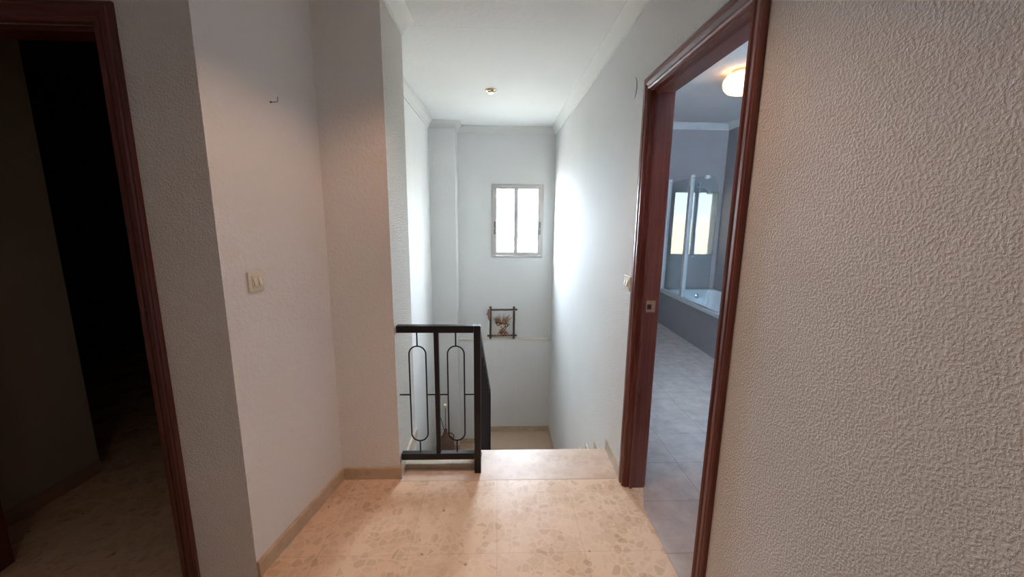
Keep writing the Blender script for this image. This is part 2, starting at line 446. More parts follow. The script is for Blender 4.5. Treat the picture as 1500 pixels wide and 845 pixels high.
for i in range(1, 7):
    bm = bm_new(); z = LZ2-.183*i; y = NOSE[7]-.255*i
    box(bm, -.828, -.15, y, y+.275, z-.18, z); obj('step', bm, M_STONE, st, bevel=.003)

# ---------------------------------------------------------------- railing
rl = thing('stair_railing', 'black iron railing with oval bar loops at the top of the stairs', 'railing', (-.113, 2.14, 0))
bm = bm_new(); box(bm, -.132, -.094, 2.12, 2.158, 0, .904); obj('post', bm, M_IRON, rl, bevel=.002)
bm = bm_new(); box(bm, -.557, -.133, 2.12, 2.158, .864, .904); obj('top_rail', bm, M_IRON, rl, bevel=.002)
bm = bm_new(); box(bm, -.557, -.133, 2.12, 2.158, .091, .130); obj('bottom_rail', bm, M_IRON, rl, bevel=.002)
bm = bm_new(); box(bm, -.354, -.329, 2.127, 2.152, .13, .864); obj('middle_upright', bm, M_IRON, rl)
def oval(cx, cy, cz0, cz1, w, ux=(1, 0, 0), n=14):
    ux = Vector(ux); r = w/2; pts = []
    for k in range(n+1):
        a = PI*k/n; pts.append(Vector((cx, cy, cz1-r)) + ux*(-r*math.cos(a)) + Vector((0, 0, r*math.sin(a))))
    for k in range(n+1):
        a = PI*k/n; pts.append(Vector((cx, cy, cz0+r)) + ux*(r*math.cos(a)) - Vector((0, 0, r*math.sin(a))))
    return pts
def ring_tube(bm, pts, r, nrm, n=8):
    m = len(pts); rings = []
    for i, p in enumerate(pts):
        d = (pts[(i+1) % m]-pts[i-1]).normalized(); u = d.cross(nrm).normalized()
        rings.append([p+(u*math.cos(2*PI*k/n)+nrm*math.sin(2*PI*k/n))*r for k in range(n)])
    rings.append(rings[0])
    rs = [[bm.verts.new(q) for q in ring] for ring in rings[:-1]]; rs.append(rs[0])
    for a, b in zip(rs, rs[1:]):
        for i in range(n): bm.faces.new((a[i], a[(i+1) % n], b[(i+1) % n], b[i]))
RB = .0042
for cx, xl, xr_ in ((-.449, -.556, -.354), (-.234, -.329, -.132)):
    bm = bm_new(); ring_tube(bm, oval(cx, 2.139, .204, .782, .094), RB, Vector((0, 1, 0)))
    lp = obj('oval_loop', bm, M_IRON, rl, sm=True)
    for z0, z1 in ((.782, .866), (.128, .204)):
        bm = bm_new(); tube(bm, [(cx, 2.139, z0), (cx, 2.139, z1)], RB, 8); obj('stem', bm, M_IRON, lp, sm=True)
    for x0, x1 in ((xl, cx-.047), (cx+.047, xr_)):
        bm = bm_new(); tube(bm, [(x0, 2.139, .492), (x1, 2.139, .492)], RB, 8); obj('cross_bar', bm, M_IRON, lp, sm=True)
# sloping part beside the steps
def slope_x(y): return -.113 + .022*(y-2.14)/2.0
def slope_z(y): return .904 - .6435*(y-2.12)
def sloped_bar(y0, y1, h0, h1, w):
    bm = bm_new(); a = []
    for y in (y0, y1):
        x = slope_x(y); a.append([(x-w/2, y, slope_z(y)+h0), (x+w/2, y, slope_z(y)+h0), (x+w/2, y, slope_z(y)+h1), (x-w/2, y, slope_z(y)+h1)])
    loft(bm, a); return bm
obj('sloping_hand_rail', sloped_bar(2.158, 4.17, -.040, 0, .036), M_IRON, rl)
obj('sloping_bottom_rail', sloped_bar(2.158, 4.17, -.80, -.765, .030), M_IRON, rl)
ys = [2.158 + (4.13-2.158)*k/8 for k in range(1, 9)]
for k, y in enumerate(ys):
    x = slope_x(y); bm = bm_new()
    if k == 7:
        box(bm, x-.019, x+.019, y, y+.04, LZ, slope_z(y)-.01); obj('landing_post', bm, M_IRON, rl)
    else:
        box(bm, x-.012, x+.012, y-.012, y+.012, slope_z(y)-.79, slope_z(y)-.03); obj('upright', bm, M_IRON, rl)
for k in range(8):
    y = 2.158 + (4.13-2.158)*(k+.5)/8; x = slope_x(y); zt = slope_z(y)
    bm = bm_new(); ring_tube(bm, oval(x, y, zt-.70, zt-.12, .094, (0, 1, 0)), RB, Vector((1, 0, 0)))
    lp = obj('oval_loop', bm, M_IRON, rl, sm=True)
    for z0, z1 in ((zt-.12, zt-.035), (zt-.775, zt-.70)):
        bm = bm_new(); tube(bm, [(x, y, z0), (x, y, z1)], RB, 8); obj('stem', bm, M_IRON, lp, sm=True)

# ---------------------------------------------------------------- door surrounds
# architrave profile: a = across from the opening edge outwards, b = out from the wall
AP = [(.0125, -.004), (.0125, .005), (.0145, .0115), (.0155, .013), (.021, .017), (.029, .0155), (.033, .010), (.037, .0125), (.047, .0185), (.060, .0185), (.066, .0150), (.072, .0165), (.078, .012), (.078, -.004)]
def architrave(root, axis, lo, hi, top, face, out, mats, zlow=0):
    """three mitred members; axis 'y': opening along y in a wall whose face is x=face, out = -1/+1"""
    def P(u, v, a): return (face+out*a, u, v) if axis == 'y' else (u, face+out*a, v)
    def member(name, p0, p1, d0, d1, mat):
        bm = bm_new()
        rings = []
        for (u, v), (du, dv) in ((p0, d0), (p1, d1)):
            rings.append([Vector(P(u+du*a, v+dv*a, b)) for a, b in AP])
        loft(bm, rings); obj(name, bm, mat, root)
    member('side_casing', (lo, zlow), (lo, top), (-1, 0), (-1, 1), mats[0])
    member('side_casing', (hi, zlow), (hi, top), (1, 0), (1, 1), mats[0])
    member('head_casing', (lo, top), (hi, top), (-1, 1), (1, 1), mats[1])
dr = struct_root('door_1', 'open bathroom doorway with reddish brown moulded wooden frame', 'door', (XR, (DY0+DY1)/2, 0))
architrave(dr, 'y', DY0, DY1, DZ, XR, -1, (M_WOODZ, M_WOODY))
architrave(dr, 'y', DY0, DY1, DZ, XRB, 1, (M_WOODZ, M_WOODY))
for y0, y1 in ((DY0-.014, DY0), (DY1, DY1+.014)):
    bm = bm_new(); box(bm, XR+.022, XRB+.003, y0, y1, 0, DZ+.014); obj('jamb', bm, M_WOODZ, dr)
bm = bm_new(); box(bm, XR+.022, XRB+.003, DY0, DY1, DZ, DZ+.014); obj('head_jamb', bm, M_WOODY, dr)
for y0, y1 in ((DY0-.0148, DY0-.006), (DY1+.006, DY1+.0148)):
    bm = bm_new(); box(bm, XR-.002, XR+.022, y0, y1, 0, DZ+.0148); obj('rebate_strip', bm, M_WOODZ, dr)
bm = bm_new(); box(bm, XR-.002, XR+.022, DY0-.006, DY1+.006, DZ+.006, DZ+.0148); obj('rebate_strip', bm, M_WOODY, dr)
# stop bead
for y0, y1 in ((DY0, DY0+.010), (DY1-.010, DY1)):
    bm = bm_new(); box(bm, XR+.022, XR+.036, y0, y1, 0, DZ); obj('door_stop', bm, M_WOODZ, dr, bevel=.002)
bm = bm_new(); box(bm, XR+.022, XR+.036, DY0+.010, DY1-.010, DZ-.010, DZ); obj('door_stop', bm, M_WOODY, dr)
bm = bm_new(); box(bm, .770, .818, DY1-.002, DY1, 1.020, 1.082); sp = obj('strike_plate', bm, M_STEEL, dr, bevel=.001); sp['label'] = 'brass coloured metal strike plate'
bm = bm_new(); box(bm, .775, .797, DY1-.0028, DY1-.002, 1.036, 1.062); obj('latch_hole', bm, M_DARK, sp)
for z in (1.027, 1.074):
    bm = bm_new(); lathe(bm, [(.003, -.0012), (.0024, 0)], (.79, DY1-.002, z), 10, 'y'); obj('screw', bm, M_GREY, sp)
# unseen bathroom door leaf, stood open square to keep light off the jamb
bm = bm_new(); box(bm, XRB+.024, XRB+.764, DY0-.040, DY0-.004, .006, DZ-.004)
lf = obj('door_leaf', bm, M_WOODZ, dr, bevel=.002)
bm = bm_new(); lathe(bm, [(.025, 0), (.025, .006), (.011, .008), (.011, .04), (.024, .048), (.027, .060), (.020, .072), (.004, .074)], (XRB+.70, DY0-.004, 1.04), 24, 'y'); obj('door_knob', bm, M_GOLD, lf, sm=True)

WC, WD = lin(96, 44, 38), lin(70, 28, 26)  # same mahogany darkened, painting in the shade on the unlit frame
M_WDZ = m_wood('shaded_mahogany_upright', WC, WD, 'z'); M_WDX = m_wood('shaded_mahogany_head', WC, WD, 'x')
d2 = struct_root('door_2', 'dark doorway with reddish brown moulded wooden frame, shade painted in', 'door', ((LX0+LX1)/2, YD, 0))
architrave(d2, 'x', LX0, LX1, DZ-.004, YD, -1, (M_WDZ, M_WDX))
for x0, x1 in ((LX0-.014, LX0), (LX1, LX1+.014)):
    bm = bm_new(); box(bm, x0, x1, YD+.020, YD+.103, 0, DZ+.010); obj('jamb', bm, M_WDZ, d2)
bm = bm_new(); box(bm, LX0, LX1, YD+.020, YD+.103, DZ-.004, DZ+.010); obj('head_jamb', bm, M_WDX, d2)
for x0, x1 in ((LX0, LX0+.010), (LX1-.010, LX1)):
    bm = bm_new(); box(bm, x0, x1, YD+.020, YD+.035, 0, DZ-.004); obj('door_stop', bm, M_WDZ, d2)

# ---------------------------------------------------------------- stair window
w = struct_root('window_1', 'small white two pane sliding window above the stairs', 'window', ((wx0+wx1)/2, YB, wz0))
def rect_frame(x0, x1, z0, z1, t, y0, y1, tb=None, tt=None):
    bm = bm_new(); tb = tb or t; tt = tt or t
    box(bm, x0, x0+t, y0, y1, z0, z1); box(bm, x1-t, x1, y0, y1, z0, z1)
    box(bm, x0+t, x1-t, y0, y1, z0, z0+tb); box(bm, x0+t, x1-t, y0, y1, z1-tt, z1); return bm
obj('window_frame', rect_frame(wx0-.006, wx1+.006, wz0-.006, wz1+.006, .026, YB-.012, YB+.06), M_ALU, w, bevel=.002)
xm = .236
for i, (x0, x1, y0) in enumerate(((wx0+.018, xm+.028, YB+.006), (xm-.028, wx1-.018, YB-.013))):
    z0, z1 = wz0+.021, wz1-.021
    sa = obj('sash', rect_frame(x0, x1, z0, z1, .047, y0, y0+.018, .044, .036), M_ALU, w, bevel=.001)
    bm = bm_new(); box(bm, x0+.047, x1-.047, y0+.007, y0+.011, z0+.044, z1-.036); obj('pane', bm, M_GLASS, sa)
    hx = x0+.008 if i == 0 else x1-.030
    bm = bm_new(); box(bm, hx, hx+.024, y0-.004, y0, 1.275, 1.44); hd = obj('sash_lock', bm, M_GREY, sa, bevel=.001); hd['label'] = 'dark grey sash lock'
    bm = bm_new(); box(bm, hx+.003, hx+.017, y0-.009, y0-.004, 1.342, 1.356); obj('latch', bm, M_ALU, hd)

# bathroom window
w2 = struct_root('window_2', 'frosted bathroom window seen through the shower screen', 'window', ((bwx0+bwx1)/2, BY1, bwz0))
obj('window_frame', rect_frame(bwx0, bwx1, bwz0, bwz1, .010, BY1-.002, BY1+.05), M_GREY, w2)
M_MULL = NT('lavender_mullion', .4, lin(130, 134, 146)).m
bxm = 2.812
bm = bm_new(); box(bm, bxm-.022, bxm+.022, BY1-.001, BY1+.05, bwz0+.010, bwz1-.010); obj('mullion', bm, M_MULL, w2)
for x0, x1 in ((bwx0+.010, bxm-.022), (bxm+.022, bwx1-.010)):
    bm = bm_new(); box(bm, x0, x1, BY1+.004, BY1+.009, bwz0+.010, bwz1-.010)
    for f in bm.faces:
        f.normal_update(); f.material_index = 0 if f.normal.y < -.9 else 1
    obj('pane', bm, [M_FROST, M_GLASS], w2)

w3 = struct_root('added_window', 'added unseen frosted window that lights the bathroom', 'window', ((b3[0]+b3[1])/2, BY0, b3[2]))  # window added out of view to brighten the bathroom
obj('window_frame', rect_frame(b3[0], b3[1], b3[2], b3[3], .04, BY0-.08, BY0-.02), M_ALU, w3)
bm = bm_new(); box(bm, b3[0]+.04, b3[1]-.04, BY0-.052, BY0-.046, b3[2]+.04, b3[3]-.04)
for f in bm.faces:
    f.normal_update(); f.material_index = 0 if f.normal.y > .9 else 1
obj('pane', bm, [M_FROST2, M_GLASS], w3)

# ---------------------------------------------------------------- small wall fittings
def frame_at(origin, nrm):
    n = Vector(nrm).normalized(); z = Vector((0, 0, 1)); u = z.cross(n).normalized()   # u horizontal along wall
    return Vector(origin), u, z, n
def wbox(bm, fr, u0, u1, z0, z1, n0, n1):
    o, u, z, n = fr; vs = []
    for nn in (n0, n1):
        for a, b in ((u0, z0), (u1, z0), (u1, z1), (u0, z1)): vs.append(bm.verts.new(o+u*a+z*b+n*nn))
    for f in ((0, 1, 2, 3), (4, 5, 6, 7), (0, 1, 5, 4), (1, 2, 6, 5), (2, 3, 7, 6), (3, 0, 4, 7)): bm.faces.new([vs[i] for i in f])
def switch(loc, nrm, w_, h_, label):
    fr = frame_at(loc, nrm); t = thing('light_switch', label, 'switch', loc)
    bm = bm_new(); wbox(bm, fr, -w_/2, w_/2, -h_/2, h_/2, 0, .009); pl = obj('switch_plate', bm, M_SWITCH, t, bevel=.003)
    bm = bm_new(); wbox(bm, fr, -w_*.32, w_*.32, -h_*.31, h_*.31, .009, .0115); obj('inner_frame', bm, M_SWITCH, t, bevel=.001)
    for s in (-1, 1):
        bm = bm_new(); o, u, z, n = fr
        c = s*w_*.155; a = w_*.10; hh = h_*.19
        vs = [bm.verts.new(o+u*(c+x)+z*y+n*q) for x, y, q in ((-a, -hh, .0115), (a, -hh, .0115), (a, hh, .0115), (-a, hh, .0115), (-a, -hh, .019), (a, -hh, .019), (a, hh, .013), (-a, hh, .013))]
        for f in ((0, 1, 2, 3), (4, 5, 6, 7), (0, 1, 5, 4), (1, 2, 6, 5), (2, 3, 7, 6), (3, 0, 4, 7)): bm.faces.new([vs[i] for i in f])
        obj('rocker', bm, M_ROCK, t, bevel=.001)
    return t
nl = (.985, -.174, 0)
switch((-.974, 1.603, 1.235), nl, .080, .082, 'ivory double light switch on the wall beside the dark doorway')
switch((XR, 2.143, 1.147), (-1, 0, 0), .100, .080, 'ivory double light switch beside the bathroom door frame')
# hook
hk = Vector((-.9425, 1.781, 1.957)); nv = Vector(nl)
bm = bm_new(); tube(bm, [hk, hk+nv*.030, hk+nv*.034+Vector((0, 0, .003)), hk+nv*.034+Vector((0, 0, .018))], .0014, 8)
ho = thing('wall_hook', 'small bare metal hook screwed high into the plain wall', 'hook', hk)
obj('hook_rod', bm, M_GREY, ho, sm=True)
bm = bm_new(); tube(bm, [hk, hk+nv*.004], .004, 10); obj('collar', bm, M_GREY, ho)
# round cover
CY = 2.262
cv = thing('junction_box_cover', 'round white junction box cover on the wall above the light switch', 'cover', (XR, CY, 2.179))
bm = bm_new(); lathe(bm, [(.062, 0), (.062, -.0012), (.060, -.0020), (.02, -.0022)], (XR, CY, 2.179), 48, 'x'); obj('cover_disc', bm, M_STUCCO, cv)
bm = bm_new(); tube(bm, [(XR-.0012, CY-.0635*math.cos(a), 2.179+.0635*math.sin(a)) for a in [math.radians(d) for d in range(-62, 63, 4)]], [.0003+.0020*math.cos(math.radians(d)*1.4) for d in range(-62, 63, 4)], 6); obj('gap_shadow', bm, M_GREY, cv)  # grey arc painted in for the shadow gap along the cover's near edge

# ---------------------------------------------------------------- downlights
def downlight(x, y, label, mat, z=CEIL):
    t = thing('downlight', label, 'light', (x, y, z))
    bm = bm_new(); lathe(bm, [(.052, 0), (.052, -.004), (.044, -.009), (.033, -.006), (.031, -.001)], (x, y, z), 36); obj('trim_ring', bm, M_GOLD, t, sm=True)
    bm = bm_new(); lathe(bm, [(.029, -.001), (.030, -.020), (.026, -.028), (.024, -.028), (.022, -.022)], (x, y, z), 30); obj('lamp_cup', bm, M_GOLD, t, sm=True)
    bm = bm_new(); lathe(bm, [(.022, -.0245), (.021, -.030), (.014, -.034), (.004, -.0355)], (x, y, z), 24); b = obj('bulb', bm, mat, t, sm=True); b['label'] = 'glowing bulb'
    return t
downlight(-.066, 3.735, 'small brass recessed spotlight in the ceiling over the stairs', M_BULB, CEIL-.003)
downlight(-.10, 1.40, 'small brass recessed spotlight in the hall ceiling', M_HBULB)
downlight(-.30, -.6, 'added brass fill spotlight in the unseen rear hall ceiling', M_HBULB)  # fixture added behind the camera to carry fill light

# ---------------------------------------------------------------- picture of dried flowers
M_TWIG = NT('dark_twig', .7, lin(70, 54, 50)); 
p = M_TWIG.geo(); n = M_TWIG.noise(M_TWIG.mapped(p, (1, 1, 1)), 90, 3); M_TWIG.base(M_TWIG.mix(n.outputs['Fac'], lin(92, 74, 66), lin(52, 40, 40))); M_TWIG = M_TWIG.m
M_PLUME = NT('dried_grass', .8, lin(170, 124, 96)).m
M_LEAFD = NT('dried_leaf', .8, lin(142, 98, 90)).m
M_CONE = NT('seed_head', .7, lin(92, 66, 44)).m
M_BLOOM = NT('cream_bloom', .7, lin(226, 200, 156)).m
M_RAF = NT('raffia', .7, lin(184, 138, 104)).m
M_STALK = NT('brown_stalks', .8, lin(138, 86, 64)).m
PY = 5.150
def pz(y): return .321-(y-448)*(.455/49)
def px_(x): return -.116+(x-716)*(.380/41)
pic = thing('dried_flower_picture', 'dark twig frame holding a dried flower bouquet, standing on the ledge', 'picture', (.075, PY, -.122))
def twig(name, p0, p1, r, parent, mat=M_TWIG):
    bm = bm_new(); n = 9; pts = []; a, b = Vector(p0), Vector(p1)
    rr = []
    for k in range(n+1):
        q = a.lerp(b, k/n); q += Vector((random.uniform(-1, 1), random.uniform(-1, 1), random.uniform(-1, 1)))*r*.08; pts.append(q); rr.append(r*random.uniform(.92, 1.08))
    tube(bm, pts, rr, 8); return obj(name, bm, mat, parent, sm=True)
for x in (718.5, 752.3): twig('upright_stick', (px_(x), PY-.012, -.121), (px_(x), PY-.012, .325), .0140, pic)
twig('cross_stick', (px_(715.5), PY+.006, pz(453)), (px_(757), PY+.006, pz(452.5)), .0115, pic)
twig('cross_stick', (px_(713.8), PY+.006, pz(491.5)), (px_(757), PY+.006, pz(491)), .0115, pic)
for k, x in enumerate((723, 727, 731, 735, 739, 743, 747)):        # raffia wraps on the sticks
    if k % 2 == 0:
        bm = bm_new(); tube(bm, [(px_(x)-.004, PY+.006, pz(453)), (px_(x)+.004, PY+.006, pz(453))], .0135, 10); obj('binding', bm, M_LEAFD, pic)
    bm = bm_new(); tube(bm, [(px_(x)-.006, PY+.006, pz(491.3)), (px_(x)+.006, PY+.006, pz(491.3))], .0135, 10); obj('binding', bm, M_RAF, pic)
bq = thing('dried_bouquet', '', '', (0, 0, 0)); bpy.data.objects.remove(bq)
def blade(bm, p0, p1, w):
    a, b = Vector(p0), Vector(p1); d = (b-a).normalized(); s = d.cross(Vector((0, 1, 0))).normalized()
    pts = [a.lerp(b, t) + s*math.sin(t*2.5)*w*.4 for t in (0, .25, .5, .75, 1)]
    tube(bm, pts, [w*.35, w*.5, w*.45, w*.3, w*.06], 4)
cx, cz = px_(735.5), pz(477)
for (tx, tz, spread, nb) in ((727.5, 464, 3.2, 34), (742.5, 463, 5.2, 46), (724.5, 466, 1.5, 12)):
    bm = bm_new()
    for _ in range(nb):
        ex = px_(tx+random.gauss(0, spread*.75)); ez = pz(tz+random.gauss(0, 2.6))
        t0 = random.uniform(.15, .55)
        blade(bm, (cx+(ex-cx)*t0, PY+random.uniform(-.015, .005), cz+(ez-cz)*t0), (ex, PY+random.uniform(-.02, .008), ez), .006)
    obj('plume', bm, M_PLUME, pic)
bm = bm_new()
for _ in range(60):
    a = random.uniform(-1, 1); ex = px_(736.5+a*8.5); ez = pz(490+random.uniform(-2, 1))
    blade(bm, (cx+random.uniform(-.01, .01), PY+random.uniform(-.02, 0), pz(480)), (ex, PY+random.uniform(-.02, .008), ez), .006 if abs(a) > .4 else .011)
obj('stalk_fan', bm, M_STALK, pic)
def blob(name, c, r, mat, parent, bumps=10, squash=.8):
    bm = bm_new(); bmesh.ops.create_icosphere(bm, subdivisions=3, radius=r)
    for v in bm.verts:
        d = v.co.normalized(); k = 1+.16*math.sin(d.x*bumps+1)*math.sin(d.y*bumps)*math.cos(d.z*bumps)
        v.co = Vector((v.co.x*k, v.co.y*k*squash, v.co.z*k))+Vector(c)
    return obj(name, bm, mat, parent, sm=True)
def flower(c, r, mat, parent, petals=8):
    bm = bm_new()
    for k in range(petals):
        a = 2*PI*k/petals; d = Vector((math.cos(a), -.35, math.sin(a)))
        s = Vector((-math.sin(a), 0, math.cos(a)))
        p0 = Vector(c); q = [p0, p0+d*r*.55+s*r*.30, p0+d*r, p0+d*r*.55-s*r*.30]
        top = [bm.verts.new(v) for v in q]; bot = [bm.verts.new(v+Vector((0, .003, 0))) for v in q]
        bm.faces.new(top); bm.faces.new(bot[::-1])
        for i in range(4): bm.faces.new((top[i], top[(i+1) % 4], bot[(i+1) % 4], bot[i]))
    return obj('flower_head', bm, mat, parent)
for (fx, fy, r, m1, m2) in ((729.8, 473.2, .030, M_CONE, M_BLOOM), (738, 469.5, .030, M_CONE, M_BLOOM), (741.5, 474.5, .032, M_CONE, M_BLOOM), (734, 477, .024, M_BLOOM, M_PLUME), (739, 479, .024, M_CONE, M_BLOOM), (727, 471, .018, M_CONE, M_CONE), (744.5, 473.5, .018, M_CONE, M_BLOOM), (734, 472, .020, M_CONE, M_CONE)):
    h = flower((px_(fx), PY-.03, pz(fy)), r, m1, pic, 9)
    blob('flower_centre', (px_(fx), PY-.036, pz(fy)), r*.42, m2, h)
# bow
bm = bm_new()
for s in (-1, 1):
    pts = [Vector((cx, PY-.035, pz(482)))]
    for k in range(1, 9):
        a = k/8*PI; pts.append(Vector((cx+s*.04*math.sin(a)*(1.0), PY-.04, pz(482)+.014*math.sin(2*a)*-s)))
    tube(bm, pts, .0045, 6)
tube(bm, [(cx-.012, PY-.04, pz(480)), (cx+.045, PY-.042, pz(486))], .006, 6)
obj('raffia_bow', bm, M_RAF, pic, sm=True)
# dried leaf hanging on the corner
bm = bm_new()
for k in range(6):
    x0 = px_(717.5)+random.uniform(-.01, .01); z0 = pz(451+k*1.2)
    L = .05+.012*k; a = math.radians(200+12*k)
    p0 = Vector((x0, PY-.03, z0)); d = Vector((math.cos(a)*.55, -.1, math.sin(a)-.25)).normalized(); s = d.cross(Vector((0, 1, 0))).normalized()
    ring = [p0, p0+d*L*.3+s*.015, p0+d*L*.7+s*.013, p0+d*L, p0+d*L*.7-s*.013, p0+d*L*.3-s*.015]
    top = [bm.verts.new(v) for v in ring]; bot = [bm.verts.new(v+Vector((0, .003, 0))) for v in ring]
    bm.faces.new(top); bm.faces.new(bot[::-1])
    for i in range(6): bm.faces.new((top[i], top[(i+1) % 6], bot[(i+1) % 6], bot[i]))
obj('dried_leaf', bm, M_LEAFD, pic)

# ---------------------------------------------------------------- jug on the lower landing
M_WICK = NT('brown_wicker', .75, lin(126, 88, 66)); p = M_WICK.geo(); n = M_WICK.noise(M_WICK.mapped(p, (90, 90, 160)), 1, 3)
M_WICK.base(M_WICK.mix(n.outputs['Fac'], lin(92, 64, 54), lin(140, 106, 88))); M_WICK.bump(n.outputs['Fac'], .004); M_WICK = M_WICK.m
JX, JY = -.655, 4.66
jug = thing('jug', 'round brown wicker jug with a thin handle on the lower landing', 'jug', (JX, JY, LZ2))
bm = bm_new(); lathe(bm, [(.075, LZ2), (.088, LZ2+.03), (.106, LZ2+.12), (.110, LZ2+.24), (.104, LZ2+.315), (.090, LZ2+.350), (.058, LZ2+.372), (.040, LZ2+.40), (.024, LZ2+.44), (.020, LZ2+.465), (.023, LZ2+.475), (.017, LZ2+.475), (.014, LZ2+.45), (.014, LZ2+.40)], (JX, JY, 0), 32)
obj('jug_body', bm, M_WICK, jug, sm=True)
bm = bm_new(); tube(bm, [(JX+.030+.075*math.sin(a), JY, LZ2+.43-.10*(1-math.cos(a))/2) for a in [PI*k/14 for k in range(13)]], .0065, 8)
hd = obj('handle', bm, M_CONE, jug, sm=True)
M_STEMD = NT('dry_stem', .7, lin(78, 66, 52)).m
M_PUFF = NT('cream_puff', .9, lin(236, 228, 196)).m
fs = thing('dried_flower', 'upright dried flower with a cream head standing in the jug', 'flower', (JX, JY, LZ2+.40))
bm = bm_new(); tube(bm, [(JX, JY, LZ2+.405), (JX+.003, JY, LZ2+.6), (JX+.004, JY, LZ2+.775)], .0045, 6); obj('stem', bm, M_STEMD, fs)
blob('flower_head', (JX+.004, JY, LZ2+.80), .026, M_PUFF, fs, 16, 1)
fs = thing('dried_flower', 'bare dried stem leaning sideways out of the jug', 'flower', (JX-.004, JY, LZ2+.40))
bm = bm_new(); tube(bm, [(JX-.004, JY, LZ2+.405), (JX-.03, JY, LZ2+.52), (JX-.055, JY, LZ2+.62), (JX-.075, JY, LZ2+.70)], .0045, 6); obj('stem', bm, M_STEMD, fs)
bm = bm_new(); tube(bm, [(JX-.075, JY, LZ2+.70), (JX-.078, JY, LZ2+.72), (JX-.082, JY, LZ2+.75)], [.006, .013, .004], 8); obj('seed_head', bm, M_PLUME, fs)

# ---------------------------------------------------------------- bathtub
TX0, TX1, TY0, TY1, TZ = 2.355, BX1, 3.80, BY1, .498
tb = thing('bathtub', 'white built in bathtub with grey lavender tiled front under the frosted window', 'bathtub', ((TX0+TX1)/2, (TY0+TY1)/2, 0))
def rrect(x0, x1, y0, y1, r, z, n=6):
    pts = []
    for cx_, cy_, a0 in ((x1-r, y1-r, 0), (x0+r, y1-r, PI/2), (x0+r, y0+r, PI), (x1-r, y0+r, 3*PI/2)):
        for k in range(n+1):
            a = a0+PI/2*k/n; pts.append((cx_+r*math.cos(a), cy_+r*math.sin(a), z))
    return pts
bm = bm_new()
g = .006
loft(bm, [rrect(TX0, TX1-g, TY0, TY1-g, .012, TZ-.045), rrect(TX0, TX1-g, TY0, TY1-g, .012, TZ-.004), rrect(TX0+.004, TX1-g-.004, TY0+.004, TY1-g-.004, .012, TZ),
          rrect(TX0+.060, TX1-.05, TY0+.09, TY1-.10, .13, TZ), rrect(TX0+.068, TX1-.058, TY0+.10, TY1-.108, .13, TZ-.010),
          rrect(TX0+.085, TX1-.075, TY0+.17, TY1-.125, .13, TZ-.15), rrect(TX0+.105, TX1-.095, TY0+.28, TY1-.15, .13, TZ-.34),
          rrect(TX0+.14, TX1-.13, TY0+.34, TY1-.19, .12, TZ-.385)], True, False)
bmesh.ops.holes_fill(bm, edges=[e for e in bm.edges if e.is_boundary and e.verts[0].co.z < TZ-.3])
obj('tub_shell', bm, M_ENAMEL, tb, sm=True)
bm = bm_new(); box(bm, TX0+.012, TX0+.03, TY0, TY1-.001, .0, TZ-.045); ap = obj('tiled_panel', bm, M_LAV, tb); ap['label'] = 'grey lavender tiled front panel'
bm = bm_new(); box(bm, TX0+.03, TX1-.01, TY0+.0, TY0+.02, .0, TZ-.045); obj('tiled_panel', bm, M_LAV, tb)
bm = bm_new(); lathe(bm, [(.034, 0), (.034, -.006), (.026, -.012), (.010, -.013)], (2.875, TY1-.117, .405), 28, 'y'); ov = obj('overflow_cap', bm, M_CHROME, tb, sm=True); ov['label'] = 'round chrome overflow cap'
bm = bm_new(); lathe(bm, [(.016, -.011), (.016, -.02), (.010, -.022)], (2.875, TY1-.117, .405), 20, 'y'); obj('overflow_knob', bm, M_CHROME, ov, sm=True)
# shower screen
SX = 2.378
sc = thing('shower_screen', 'hinged clear glass shower screen with white uprights standing on the bathtub rim', 'shower screen', (SX, 4.928, TZ))
bm = bm_new(); box(bm, SX-.024, SX+.024, TY1-.085, TY1-.002, TZ, 2.03); obj('wall_profile', bm, M_PROFILE, sc, bevel=.003)
bm = bm_new(); box(bm, SX-.024, SX+.024, 4.898, 4.958, TZ+.012, 2.03); obj('hinge_profile', bm, M_PROFILE, sc, bevel=.004)
def sheet(pts, x0, x1):
    bm = bm_new(); a = [bm.verts.new((x0, y, z)) for y, z in pts]; b = [bm.verts.new((x1, y, z)) for y, z in pts]; n = len(pts)
    bm.faces.new(a).material_index = 0; bm.faces.new(b[::-1])
    for i in range(n):
        f = bm.faces.new((a[i], a[(i+1) % n], b[(i+1) % n], b[i])); f.material_index = 1
    return bm
obj('glass_panel', sheet([(4.953, TZ+.02), (TY1-.075, TZ+.02), (TY1-.075, 1.985), (4.953, 1.985)], SX-.003, SX+.003), [M_SCREEN, M_EDGE], sc)
R0 = .20; arc = [(4.313+R0-R0*math.sin(a), 1.985-R0+R0*math.cos(a)) for a in [PI/2*k/12 for k in range(13)]]
obj('glass_panel', sheet([(4.903, TZ+.03), (4.903, 1.985)]+arc+[(4.313, TZ+.03)], SX-.003, SX+.003), [M_SCREEN, M_EDGE], sc)
bm = bm_new(); box(bm, SX-.006, SX+.006, 4.313, 4.903, TZ+.004, TZ+.030); obj('bottom_seal', bm, M_SCREEN, sc)
bm = bm_new(); box(bm, SX-.010, SX+.010, 4.953, TY1-.075, TZ+.001, TZ+.020); obj('bottom_seal', bm, M_PROFILE, sc)
bm = bm_new(); tube(bm, [(SX-.012, 4.953, 1.99), (SX-.012, 4.55, 1.975)], .004, 8); obj('stay_bar', bm, M_CHROME, sc)
bm = bm_new(); tube(bm, [(SX, 4.955, 1.995), (SX+.0, TY1-.02, 1.978)], .004, 8); obj('stay_bar', bm, M_CHROME, sc)
bm = bm_new(); lathe(bm, [(.006, .012), (.022, .010), (.024, -.004), (.024, -.030), (.018, -.036), (.004, -.038)], (SX, 4.54, 1.968), 24, 'x'); obj('clamp', bm, M_ENAMEL, sc, sm=True)  # chrome clamp made white to paint in its bright reflection
